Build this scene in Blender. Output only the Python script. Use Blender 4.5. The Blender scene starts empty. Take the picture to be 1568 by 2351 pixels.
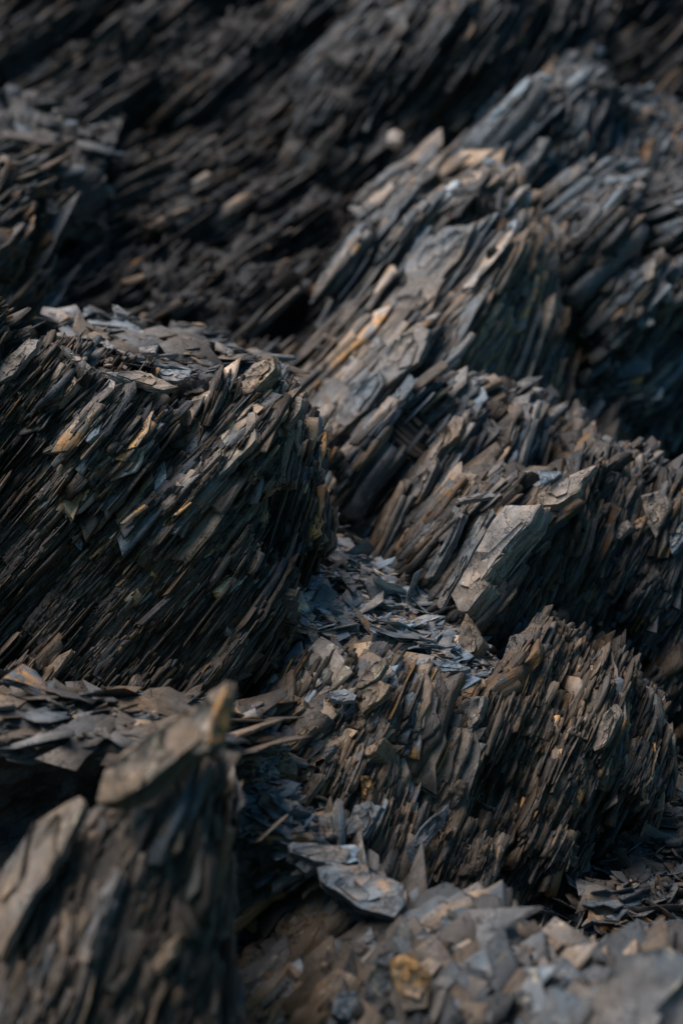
import bpy, math, random
import numpy as np
from mathutils import Vector, geometry, kdtree

# ------------------------------------------------------------------ camera, sky, sun, exposure
S = bpy.context.scene
C = S.collection
LENS = 85.0
PITCH = math.radians(-10)
FOCUS = 6.0
CAM = np.array([0.0, 0.0, 2.6])
cam = bpy.data.objects.new('camera', bpy.data.cameras.new('camera'))
C.objects.link(cam)
cam.location = CAM
cam.rotation_euler = (math.radians(90) + PITCH, 0, 0)
cd = cam.data
cd.sensor_fit = 'VERTICAL'; cd.sensor_height = 36; cd.sensor_width = 24
cd.lens = LENS; cd.clip_start = 0.05; cd.clip_end = 500
cd.dof.use_dof = True; cd.dof.focus_distance = FOCUS; cd.dof.aperture_fstop = 1.4; cd.dof.aperture_blades = 9
S.camera = cam
S.view_settings.view_transform = 'Standard'; S.view_settings.look = 'None'
S.view_settings.gamma = 1; S.view_settings.exposure = -0.14

SUN_DIR = Vector((-0.45, 0.20, 0.86)).normalized()      # towards the light
w = bpy.data.worlds.new('World'); S.world = w; w.use_nodes = True
nt = w.node_tree; bg = nt.nodes['Background']
sky = nt.nodes.new('ShaderNodeTexSky'); sky.sky_type = 'NISHITA'; sky.sun_disc = False
sky.sun_elevation = math.asin(SUN_DIR.z); sky.sun_rotation = math.atan2(SUN_DIR.x, SUN_DIR.y)
cast = nt.nodes.new('ShaderNodeMix'); cast.data_type = 'RGBA'; cast.blend_type = 'MULTIPLY'; cast.inputs[0].default_value = 1   # thin cloud takes the violet out of the sky
cast.inputs[7].default_value = (.50, .92, 1.0, 1); nt.links.new(sky.outputs[0], cast.inputs[6]); nt.links.new(cast.outputs[2], bg.inputs[0]); bg.inputs[1].default_value = 0.09
sl = bpy.data.lights.new('sun', 'SUN'); sl.energy = 4.7; sl.angle = math.radians(62); sl.color = (1.0, 0.90, 0.86)
so = bpy.data.objects.new('sun', sl); C.objects.link(so)
so.rotation_euler = SUN_DIR.to_track_quat('Z', 'Y').to_euler(); so.location = (-3, 4, 9)

# ------------------------------------------------------------------ camera frame: a pixel of the 1568 x 2351 photo plus a distance -> a point
R = np.array([1.0, 0, 0]); F = np.array([0, math.cos(PITCH), math.sin(PITCH)]); U = np.cross(R, F)
PW, PH = 1568.0, 2351.0
TY = 18.0 / LENS; TX = TY * 682 / 1024
def ray(px, py):
    return F + R * ((px / PW - .5) * 2 * TX) + U * ((.5 - py / PH) * 2 * TY)
def at(px, py, d):
    return CAM + ray(px, py) * d
def bedding(theta, beta):
    """long axis, cross axis and normal of the slate beds: the trace rises at theta, the beds tip towards the viewer by beta"""
    t, b = math.radians(theta), math.radians(beta)
    a = math.cos(t) * R + math.sin(t) * U
    p = -math.sin(t) * R + math.cos(t) * U
    bb = math.cos(b) * F + math.sin(b) * p
    n = math.cos(b) * p - math.sin(b) * F
    return a, bb, n

# ------------------------------------------------------------------ noise
def hsh(*ks):
    h = np.zeros(np.broadcast(*ks).shape, dtype=np.uint32)
    for i, k in enumerate(ks):
        k = np.asarray(k).astype(np.int64).astype(np.uint32)
        h = h ^ (k * np.uint32([73856093, 19349663, 83492791, 2654435761][i]))
        h = h ^ (h >> np.uint32(13)); h = h * np.uint32(1274126177); h = h ^ (h >> np.uint32(16))
    return (h & np.uint32(0xFFFFFF)).astype(np.float64) / 0xFFFFFF
def vnoise(p, seed=0):
    i = np.floor(p).astype(np.int64); f = p - i; f = f * f * (3 - 2 * f)
    r = 0
    for dx in (0, 1):
        for dy in (0, 1):
            for dz in (0, 1):
                wgt = (f[:, 0] if dx else 1 - f[:, 0]) * (f[:, 1] if dy else 1 - f[:, 1]) * (f[:, 2] if dz else 1 - f[:, 2])
                r = r + wgt * hsh(i[:, 0] + dx, i[:, 1] + dy, i[:, 2] + dz, np.full(len(p), seed))
    return r * 2 - 1
def fbm(p, seed=0, o=3):
    return sum(vnoise(p * 2 ** k, seed + k) * .5 ** k for k in range(o))

# ------------------------------------------------------------------ material: slate (bed coordinates and a tint per piece come from the mesh)
def make_slate(name, crust=1.0, bright=1.0):
    m = bpy.data.materials.new(name); m.use_nodes = True
    t = m.node_tree; N = t.nodes; L = t.links
    for n_ in list(N): N.remove(n_)
    def nd(ty, **kw):
        n_ = N.new(ty)
        for k, v in kw.items(): setattr(n_, k, v)
        return n_
    def mp(src, sc, loc=(0, 0, 0)):
        q = nd('ShaderNodeMapping'); q.inputs['Scale'].default_value = sc; q.inputs['Location'].default_value = loc
        L.new(src, q.inputs[0]); return q.outputs[0]
    def noise(src, scale, detail=3, rough=.55):
        q = nd('ShaderNodeTexNoise'); q.inputs['Scale'].default_value = scale; q.inputs['Detail'].default_value = detail
        q.inputs['Roughness'].default_value = rough; L.new(src, q.inputs['Vector']); return q.outputs['Fac']
    def ramp(src, a, b, c0=0.0, c1=1.0):
        q = nd('ShaderNodeMapRange'); q.inputs[1].default_value = a; q.inputs[2].default_value = b
        q.inputs[3].default_value = c0; q.inputs[4].default_value = c1; L.new(src, q.inputs[0]); return q.outputs[0]
    def math_(op, x, y):
        q = nd('ShaderNodeMath', operation=op)
        for i, v in enumerate((x, y)):
            if isinstance(v, (int, float)): q.inputs[i].default_value = v
            else: L.new(v, q.inputs[i])
        return q.outputs[0]
    def mix(fac, c1, c2, op='MIX'):
        q = nd('ShaderNodeMix', data_type='RGBA', blend_type=op)
        if isinstance(fac, (int, float)): q.inputs[0].default_value = fac
        else: L.new(fac, q.inputs[0])
        for i, v in ((6, c1), (7, c2)):
            if isinstance(v, tuple): q.inputs[i].default_value = v + (1,)
            else: L.new(v, q.inputs[i])
        return q.outputs[2]
    bed = nd('ShaderNodeAttribute', attribute_name='bed').outputs['Vector']
    tint = nd('ShaderNodeAttribute', attribute_name='tint')
    sp = nd('ShaderNodeSeparateColor'); L.new(tint.outputs['Color'], sp.inputs[0])
    warm, lum, rust = sp.outputs[0], sp.outputs[1], sp.outputs[2]
    big = noise(bed, 5, 3)
    lam = noise(mp(bed, (14, 14, 240)), 1, 5, .65)          # fine lamination seen on broken edges
    lam2 = noise(mp(bed, (6, 6, 60)), 1, 3, .6)
    grain = noise(bed, 260, 3, .7)
    blot = noise(mp(bed, (22, 30, 60), (3, 1, 7)), 1, 4, .6)
    wf = math_('ADD', warm, ramp(big, .3, .7, -.35, .35))
    cool = (0.088, 0.116, 0.136); brown = (0.190, 0.124, 0.070)
    col = mix(wf, cool, brown)
    col = mix(ramp(lam2, .38, .68, 0, .45), col, (0.045, 0.044, 0.046))
    # brown skin, rust and pale mineral crust
    col = mix(ramp(blot, .52, .66, 0, .5), col, (0.19, 0.165, 0.145))
    rn = noise(mp(bed, (16, 20, 26), (9, 4, 2)), 1, 4, .6)
    rf = math_('MULTIPLY', ramp(math_('ADD', rn, math_('MULTIPLY', math_('SUBTRACT', rust, .5), .22)), .50, .62), math_('MINIMUM', math_('MULTIPLY', rust, 1.5), 1.0))
    col = mix(rf, col, (0.30, 0.155, 0.055))
    cn = noise(mp(bed, (11, 14, 75), (5, 5, 5)), 1, 5, .7)
    cm = noise(mp(bed, (30, 40, 55), (2, 8, 1)), 1, 4, .7)
    cf = math_('MULTIPLY', math_('MULTIPLY', ramp(cn, .58, .64), ramp(cm, .46, .56)), .8 * crust)
    col = mix(cf, col, (0.34, 0.29, 0.205))
    vo = nd('ShaderNodeTexVoronoi', feature='DISTANCE_TO_EDGE'); vo.inputs['Scale'].default_value = 1
    vd = nd('ShaderNodeVectorMath', operation='ADD'); L.new(mp(bed, (5, 11, 45)), vd.inputs[0])
    wn = nd('ShaderNodeTexNoise'); wn.inputs['Scale'].default_value = 30; wn.inputs['Detail'].default_value = 3; L.new(bed, wn.inputs['Vector']); L.new(wn.outputs['Color'], vd.inputs[1])
    L.new(vd.outputs[0], vo.inputs['Vector'])
    crack = ramp(vo.outputs['Distance'], .0, .016)
    col = mix(ramp(vo.outputs['Distance'], .0, .018, .8, 0), col, (0.02, 0.02, 0.022))
    sc_ = math_('MULTIPLY', ramp(grain, .3, .7, .72, 1.3), ramp(lam, .3, .7, .5, 1.4))
    sc_ = math_('MULTIPLY', sc_, math_('MULTIPLY', lum, bright))
    v = nd('ShaderNodeVectorMath', operation='SCALE'); L.new(col, v.inputs[0]); L.new(sc_, v.inputs['Scale'])
    b = nd('ShaderNodeBsdfPrincipled'); L.new(v.outputs[0], b.inputs['Base Color'])
    L.new(ramp(blot, .3, .7, .48, .8), b.inputs['Roughness']); b.inputs['Specular IOR Level'].default_value = .4
    h = math_('ADD', math_('MULTIPLY', lam, .004), math_('MULTIPLY', blot, .004))
    h = math_('ADD', h, math_('MULTIPLY', grain, .0008))
    h = math_('ADD', h, math_('MULTIPLY', crack, .0025))
    h = math_('ADD', h, math_('MULTIPLY', noise(mp(bed, (12, 55, 90), (4, 4, 4)), 1, 4, .65), .006))
    bp = nd('ShaderNodeBump'); bp.inputs['Strength'].default_value = .9; bp.inputs['Distance'].default_value = 1.0
    L.new(h, bp.inputs['Height']); L.new(bp.outputs[0], b.inputs['Normal'])
    o = nd('ShaderNodeOutputMaterial'); L.new(b.outputs[0], o.inputs[0])
    return m
SLATE = make_slate('slate')
SCREE = make_slate('loose_slate', crust=.25)

# ------------------------------------------------------------------ mesh building
STORE = []
def build(name, verts, tris, quads, bed, tint, mat, parent=None):
    me = bpy.data.meshes.new(name)
    nv, ntr, nq = len(verts), len(tris), len(quads)
    me.vertices.add(nv); me.vertices.foreach_set('co', np.ascontiguousarray(verts, dtype=np.float32).ravel())
    me.loops.add(ntr * 3 + nq * 4)
    me.loops.foreach_set('vertex_index', np.concatenate([np.asarray(tris, dtype=np.int32).ravel(), np.asarray(quads, dtype=np.int32).ravel()]))
    me.polygons.add(ntr + nq)
    st = np.concatenate([np.arange(ntr) * 3, ntr * 3 + np.arange(nq) * 4]).astype(np.int32)
    me.polygons.foreach_set('loop_start', st)
    me.update(calc_edges=True); me.validate()
    a = me.attributes.new('bed', 'FLOAT_VECTOR', 'POINT'); a.data.foreach_set('vector', np.ascontiguousarray(bed, dtype=np.float32).ravel())
    c = me.attributes.new('tint', 'FLOAT_COLOR', 'POINT')
    t4 = np.ones((nv, 4), dtype=np.float32); t4[:, :3] = tint; c.data.foreach_set('color', t4.ravel())
    me.materials.append(mat)
    o = bpy.data.objects.new(name, me); C.objects.link(o)
    if parent: o.parent = parent
    return o
def thing(name, label, cat, loc=(0, 0, 0), group=None):
    o = bpy.data.objects.new(name, None); C.objects.link(o); o.location = loc
    o.empty_display_size = .05
    tag(o, label, cat, group); return o
def tag(o, label, cat, group=None):
    o['label'] = label; o['category'] = cat
    if group: o['group'] = group

def catmull(P, n):
    """P (k,...) -> n samples along axis 0"""
    k = len(P); t = np.linspace(0, k - 1, n); i = np.minimum(t.astype(int), k - 2); f = (t - i).reshape((-1,) + (1,) * (P.ndim - 1))
    p0 = P[np.maximum(i - 1, 0)]; p1 = P[i]; p2 = P[i + 1]; p3 = P[np.minimum(i + 2, k - 1)]
    sm = .5 * ((2 * p1) + (-p0 + p2) * f + (2 * p0 - 5 * p1 + 4 * p2 - p3) * f ** 2 + (-p0 + 3 * p1 - 3 * p2 + p3) * f ** 3)
    ln = p1 + (p2 - p1) * f
    return .45 * sm + .55 * ln

def loft(rows, bedspec, res=.008, amp=1.0, scale=1.0, seed=0):
    """a rock surface through rows of (px, py, distance), broken into slabs along its beds"""
    P = np.array([[at(*c) for c in r] for r in rows])
    du = np.linalg.norm(np.diff(P, axis=1), axis=2).sum(1).max(); dv = np.linalg.norm(np.diff(P, axis=0), axis=2).sum(0).max()
    nu = int(min(420, max(8, du / res))); nv = int(min(420, max(8, dv / res)))
    G = catmull(P, nv); G = np.swapaxes(catmull(np.swapaxes(G, 0, 1), nu), 0, 1)
    gu = np.gradient(G, axis=1); gv = np.gradient(G, axis=0)
    nrm = np.cross(gv, gu); nrm /= np.linalg.norm(nrm, axis=2, keepdims=True) + 1e-9
    V = G.reshape(-1, 3); Nn = nrm.reshape(-1, 3)
    a, b, n = bedspec
    q = np.stack([V @ a, V @ b, V @ n], 1)
    wob = fbm(q * 2.2 / scale, seed + 5, 3)
    qa = q[:, 0] + .05 * scale * vnoise(q * 9 / scale, seed + 1); qb = q[:, 1] + .05 * scale * vnoise(q * 9 / scale, seed + 2)
    qn = q[:, 2] + .03 * scale * wob + .004 * scale * vnoise(q * 30 / scale, seed + 3)
    D = .03 * wob * scale / max(amp, .01)
    for k, (T, Ln, A) in enumerate(((.15, .42, .19), (.06, .22, .10), (.018, .12, .022), (.007, .06, .009))):
        T *= scale; Ln *= scale; A *= scale
        ly = np.floor(qn / T + .35 * vnoise(q * np.array([3, 3, 1]) / Ln * .3, seed + 11 + k))
        h1 = hsh(ly, ly * 0 + seed + k)
        ca = np.floor(qa / Ln + h1 * 17); cb = np.floor(qb / (Ln * .7) + h1 * 29)
        D = D + A * (hsh(ly, ca, cb, ly * 0 + seed) - .5) * 1.6
    V2 = V + Nn * (D * amp)[:, None]
    idx = np.arange(nu * nv).reshape(nv, nu)
    Q = np.stack([idx[:-1, :-1], idx[:-1, 1:], idx[1:, 1:], idx[1:, :-1]], -1).reshape(-1, 4)
    return dict(V=V2, Q=Q, N=Nn, q=q, nu=nu, nv=nv, G=G, bed=bedspec)

def face_sample(sh, n, rng, v0=0.0, v1=1.0, u0=0.0, u1=1.0, smooth=False):
    V = sh['G'].reshape(-1, 3) if smooth else sh['V']
    Q = sh['Q']; nu, nv = sh['nu'], sh['nv']
    fi = np.arange(len(Q)); fv = (fi // (nu - 1)) / (nv - 1); fu = (fi % (nu - 1)) / (nu - 1)
    Gv = sh['G'].reshape(-1, 3)
    ar = np.linalg.norm(np.cross(Gv[Q[:, 2]] - Gv[Q[:, 0]], Gv[Q[:, 3]] - Gv[Q[:, 1]]), axis=1)
    ar = ar * ((fv >= v0) & (fv <= v1) & (fu >= u0) & (fu <= u1))
    ch = rng.choice(len(Q), n, p=ar / ar.sum())
    r = rng.random((n, 2))[:, :, None]
    q = Q[ch]
    P = (V[q[:, 0]] * (1 - r[:, 0]) + V[q[:, 1]] * r[:, 0]) * (1 - r[:, 1]) + (V[q[:, 3]] * (1 - r[:, 0]) + V[q[:, 2]] * r[:, 0]) * r[:, 1]
    return P, sh['N'][q[:, 0]]

def norm(v): return v / (np.linalg.norm(v, axis=-1, keepdims=True) + 1e-9)

def plates(P, A, Nn, L, W, T, rng, tint, jag=.22, K=12, point=.5):
    """irregular split slabs: centre P, long axis A, normal Nn, sizes L W T -> verts, tris, quads, bed, tint"""
    n = len(P); A = norm(A); Nn = norm(Nn - A * (Nn * A).sum(1, keepdims=True)); B = np.cross(Nn, A)
    # a straight sided strip with slanted, broken ends: corners of a random hexagon, the edges between them ragged
    h = K // 2; f = np.linspace(-1, 1, h)[None, :]
    e1, e2 = rng.uniform(-.34, .34, (n, 1)), rng.uniform(-.34, .34, (n, 1))
    up = .5 + rng.normal(0, .05 + jag * .16, (n, h)); dn = .5 + rng.normal(0, .05 + jag * .16, (n, h))
    tip = rng.uniform(0, 1, (n, 1)) ** 1.2 * point * 1.7; tail = rng.uniform(0, 1, (n, 1)) ** 1.5 * point * 1.3
    side = (rng.random((n, 1)) < .5) * 1.0
    env = 1 - tip * np.clip(f - .1, 0, 1) - tail * np.clip(-f - .2, 0, 1)
    up = up * (env * side + (1 - side) * (.5 + .5 * env)); dn = dn * (env * (1 - side) + side * (.5 + .5 * env))
    # notches broken out of the edge
    up = up * (1 - .45 * (rng.random((n, h)) < jag * .5)); dn = dn * (1 - .45 * (rng.random((n, h)) < jag * .5))
    xs = f + rng.uniform(-.35, .35, (n, h)) / h * 1.2
    r2 = (W / L)[:, None]
    xu = xs + up * 2 * r2 * (e1 * np.clip(-f, 0, 1) + e2 * np.clip(f, 0, 1)) * 1.6
    xs2 = f + rng.uniform(-.35, .35, (n, h)) / h * 1.2
    xd = xs2 - dn * 2 * r2 * (e1 * np.clip(-f, 0, 1) + e2 * np.clip(f, 0, 1)) * 1.6
    x = np.concatenate([xd, xu[:, ::-1]], 1); y = np.concatenate([-dn, up[:, ::-1]], 1) * 2
    taper = 1 - rng.uniform(.0, .35, (n, 1)) * np.clip(x * np.sign(rng.uniform(-1, 1, (n, 1))), 0, 1)
    bend = rng.uniform(-.3, .3, (n, 1)) * x * x
    ring = []
    o1, o2 = rng.uniform(-.05, .05, (n, 1)), rng.uniform(-.09, .09, (n, 1))
    for i, (lv, sc) in enumerate(((-.5, .985), (-.1, 1.0), (.12, .995), (.5, .98))):
        jx = 1 + rng.uniform(-.025, .02, (n, K)); jy = 1 + rng.uniform(-.03, .03, (n, K))
        z = (lv * taper + bend + rng.uniform(-.05, .05, (n, K))) * T[:, None]
        st_ = 1.0 if i > 1 else 0.0
        X = (x * sc * jx + st_ * o1) * L[:, None] / 2; Y = (y * sc * jy + st_ * o2) * W[:, None] / 2
        ring.append(np.stack([X, Y, z], -1))
    Rg = np.stack(ring, 1)                                            # n,4,K,3
    top = np.stack([rng.uniform(-.15, .15, n) * L, rng.uniform(-.15, .15, n) * W, T * rng.uniform(.42, .58, n)], -1)
    bot = np.stack([0 * L, 0 * L, -T * .5], -1)
    loc = np.concatenate([Rg.reshape(n, 4 * K, 3), top[:, None], bot[:, None]], 1)       # n, 4K+2, 3
    M = 4 * K + 2
    V = P[:, None] + loc[..., 0:1] * A[:, None] + loc[..., 1:2] * B[:, None] + loc[..., 2:3] * Nn[:, None]
    bed = loc + rng.uniform(-20, 20, (n, 1, 3))
    k = np.arange(K); k2 = (k + 1) % K
    q = np.concatenate([np.stack([l * K + k, l * K + k2, (l + 1) * K + k2, (l + 1) * K + k], -1) for l in range(3)])
    t = np.concatenate([np.stack([3 * K + k, 3 * K + k2, k * 0 + 4 * K], -1), np.stack([k2, k, k * 0 + 4 * K + 1], -1)])
    off = (np.arange(n) * M)[:, None, None]
    tt = np.repeat(tint[:, None], M, 1)
    return V.reshape(-1, 3), (t[None] + off).reshape(-1, 3), (q[None] + off).reshape(-1, 4), bed.reshape(-1, 3), tt.reshape(-1, 3)

def rand_tint(n, rng, warm=.5, lum=1.0, rust=.12, sp=.52):
    wv = np.clip(rng.normal(warm, .33, n), 0, 1)
    lv = lum * np.minimum(np.exp(rng.normal(0, sp, n)), 2.1)
    rv = (rng.random(n) < rust) * rng.uniform(.4, 1, n)
    return np.stack([wv, lv, rv], 1)

def cover(root, sh, bs, n_pl, rng, size, scale, warm, lum, prot, rust, tj, thick, wr, point, bold, seed, v0=0.0, v1=1.0, u0=0.0, u1=1.0, sp=.52, beds=.15):
    """the separate layers of slate that stand out of a rock surface"""
    a, b, n = bs
    P, m = face_sample(sh, n_pl, rng, v0, v1, u0, u1)
    m = -m if (m @ F).mean() > 0 else m
    qp = np.stack([P @ a, P @ b, P @ n], 1)
    # the beds waver gently from place to place
    th = np.radians(tj) * (fbm(qp * 1.6 / scale, seed + 3, 2) * 1.6 + rng.normal(0, .3, n_pl))
    tb = np.radians(tj) * (vnoise(qp * 2 / scale, seed + 4) * 1.5 + rng.normal(0, .5, n_pl))
    # along a surface the exposed edges follow the line in which it cuts the beds
    tr = np.cross(n[None], m); k = np.linalg.norm(tr, axis=1, keepdims=True); tr = tr / (k + 1e-9); tr *= np.sign(tr @ a)[:, None]
    wt = np.clip((k - .3) / .4, 0, 1) * np.clip((tr @ a - .3) / .4, 0, 1)[:, None] * .8
    a0 = norm(tr * wt + (a[None] - m * (m @ a)[:, None] * .6) * (1 - wt))
    A = a0 * np.cos(th)[:, None] + n[None] * np.sin(th)[:, None] + b[None] * (rng.normal(0, .10, n_pl))[:, None]
    Nn = n[None] * np.cos(tb)[:, None] + b[None] * np.sin(tb)[:, None]
    L = size * np.exp(rng.normal(0, .62, n_pl)); L = np.minimum(L, size * 2.7)
    W = L * rng.uniform(wr[0], wr[1], n_pl); T = L ** .5 * size ** .5 * thick * np.exp(rng.normal(0, .5, n_pl))
    fat = rng.random(n_pl) < beds; T = T * np.where(fat, rng.uniform(1.7, 3.2, n_pl), 1)   # thick beds between the thin ones
    L = L * np.where(fat, 1.15, 1); W = W * np.where(fat, 1.2, 1)
    big = (rng.random(n_pl) < bold) & ~fat                                     # a few stand out, most lie flush
    sup = np.abs((m * norm(A)).sum(1)) * L * .49 + np.abs((m * b).sum(1)) * W * .46 + np.abs((m * n).sum(1)) * T * .5
    pr = rng.exponential(prot, n_pl) * (L / size) ** .4 * np.where(big, 2.2, .45)
    pr = np.minimum(pr, .7 * sup)
    # where a surface cuts the beds near a crest the pieces end with it
    pr = pr * (1 - .75 * np.abs((m * norm(A)).sum(1)))
    Cn = P + m * (pr - sup)[:, None]
    # both ends stay in the rock: at a crest a layer breaks off with the surface
    Gf = sh['V']; st = max(1, len(Gf) // 9000); Gf = Gf[::st]; Mf = sh['N'][::st]
    Mf = -Mf if (sh['N'] @ F).mean() > 0 else Mf
    kd = kdtree.KDTree(len(Gf))
    for i, g in enumerate(Gf): kd.insert(g, i)
    kd.balance()
    An = norm(A); tol = rng.exponential(prot * 1.1, n_pl) + .003 + (.03 if size < .12 or prot < .01 else .12) * size
    for sgn in (1, -1, 1):
        E = Cn + An * (L * .48 * sgn)[:, None]
        ni = np.array([kd.find(e)[1] for e in E])
        ex = ((E - Gf[ni]) * Mf[ni]).sum(1) - tol
        Cn = Cn - Mf[ni] * np.clip(ex, 0, .3)[:, None]
    # nothing hangs in the air beyond a crest
    for sgn in (1, -1):
        E = Cn + An * (L * .5 * sgn)[:, None]
        ni = np.array([kd.find(e)[1] for e in E]); dv = E - Gf[ni]; ex = (dv * Mf[ni]).sum(1)
        lat = np.sqrt(np.maximum((dv ** 2).sum(1) - ex ** 2, 0))
        far = lat > .022 + .22 * size
        Cn = Cn - An * (np.where(far, np.minimum(lat, L * .35), 0) * .8 * sgn)[:, None]
        L = np.where(lat > .02 + .5 * size, L * .45, L)
    ti = rand_tint(n_pl, rng, warm, lum, rust, sp)
    zone = vnoise(qp * 3 / scale, seed + 8)
    blk = hsh(np.floor(qp[:, 2] / (.05 * scale) + .3 * zone), np.floor(qp[:, 0] / (.25 * scale) + zone), np.floor(qp[:, 1] / (.2 * scale)))
    ti[:, 1] *= (1 + .3 * zone) * (.62 + .76 * blk); ti[:, 0] = np.clip(ti[:, 0] + .25 * vnoise(qp * 2.2, seed + 7), 0, 1)
    v, t, q, bd, tt = plates(Cn, A, Nn, L, W, T, rng, ti, point=point, jag=.2)
    build('slate_layers', v, t, q, bd, tt, SLATE, root); STORE.append(v[::5])

def crag(label, rows, theta, beta, n_pl, seed, size=.075, res=.008, amp=1.0, scale=1.0, warm=.5, lum=1.0, prot=.012, name='rock_outcrop', rust=.12, kind=None, v0=0.0, tj=7, base_lum=.8, thick=.11, wr=(.3, .75), point=.3, bold=.18, sp=.52, beds=.12):
    rng = np.random.default_rng(seed)
    bs = bedding(theta, beta)
    sh = loft(rows, bs, res, amp, scale, seed)
    ctr = sh['G'].reshape(-1, 3).mean(0)
    if kind == 'structure':
        root = bpy.data.objects.new(name, None); C.objects.link(root); root['kind'] = 'structure'
    else:
        root = thing(name, label, 'rock outcrop')
    nv = len(sh['V'])
    lb = np.stack([np.clip(.5 + .5 * vnoise(sh['q'] * np.array([3, 3, 14]), seed), 0, 1) * .6 + warm * .5,
                   base_lum * lum * (.8 + .45 * vnoise(sh['q'] * np.array([5, 5, 50]), seed + 9)), np.full(nv, rust * 2)], 1)
    build('rock_face', sh['V'], np.zeros((0, 3)), sh['Q'][:, ::-1], sh['q'], lb, SLATE, root)
    cover(root, sh, bs, n_pl, rng, size, scale, warm, lum, prot, rust, tj, thick, wr, point, bold, seed, v0=v0, sp=sp, beds=beds)
    return root, sh

def scree(label, sh, n, seed, size=.03, v0=0, v1=1, u0=0, u1=1, lum=1.25, warm=.42, tilt=.22, lift=.006, rust=.03, spread=.75):
    rng = np.random.default_rng(seed)
    P, m = face_sample(sh, n, rng, v0, v1, u0, u1)
    m = -m if m[:, 2].mean() < 0 else m
    up = norm(m * .35 + np.array([0, 0, 1.0]) * .8)
    Nn = norm(up + rng.normal(0, tilt, (n, 3)))
    A = rng.normal(0, 1, (n, 3)) + np.array([1.4, 0, -.9])
    A = A - Nn * (A * Nn).sum(1, keepdims=True)
    L = np.minimum(size * np.exp(rng.normal(-.1, spread, n)), size * 4.5)
    W = L * rng.uniform(.35, .85, n); T = size * rng.uniform(.04, .13, n)
    P = P + up * (rng.random(n) * lift * 3)[:, None]
    v, t, q, bd, tt = plates(P, A, Nn, L, W, T, rng, rand_tint(n, rng, warm, lum, rust, .35), K=10, point=.7, jag=.35)
    o = build('scree', v, t, q, bd, tt, SCREE); STORE.append(v[::5])
    tag(o, label, 'scree'); o['kind'] = 'stuff'
    return o

def loose(label, group, sh, n, seed, size=.06, name='slate_chip', **kw):
    """countable flat pieces lying on a slope, each an object of its own"""
    rng = np.random.default_rng(seed)
    P, m = face_sample(sh, n, rng, kw.get('v0', 0), kw.get('v1', 1), kw.get('u0', 0), kw.get('u1', 1))
    m = -m if m[:, 2].mean() < 0 else m
    up = norm(m * .35 + np.array([0, 0, 1.0]) * .8)
    for i in range(n):
        L = size * math.exp(rng.normal(0, .35)); W = L * rng.uniform(.4, .8); T = L * rng.uniform(.04, .10)
        Nn = norm(up[i] + rng.normal(0, .2, 3)); A = rng.normal(0, 1, 3) + np.array([1.6, 0, -1.0]); A = A - Nn * (A @ Nn)
        ti = rand_tint(1, rng, kw.get('warm', .4), kw.get('lum', 1.6), kw.get('rust', .06), .25)
        v, t, q, bd, tt = plates(np.zeros((1, 3)), A[None], Nn[None], np.array([L]), np.array([W]), np.array([T]), rng, ti, K=14, point=.8, jag=.35)
        o = build(name, v, t, q, bd, tt, SCREE)
        o.location = P[i] + up[i] * (kw.get('lift', .012) * (.4 + rng.random()))
        tag(o, label, 'slate chip', group)

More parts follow.
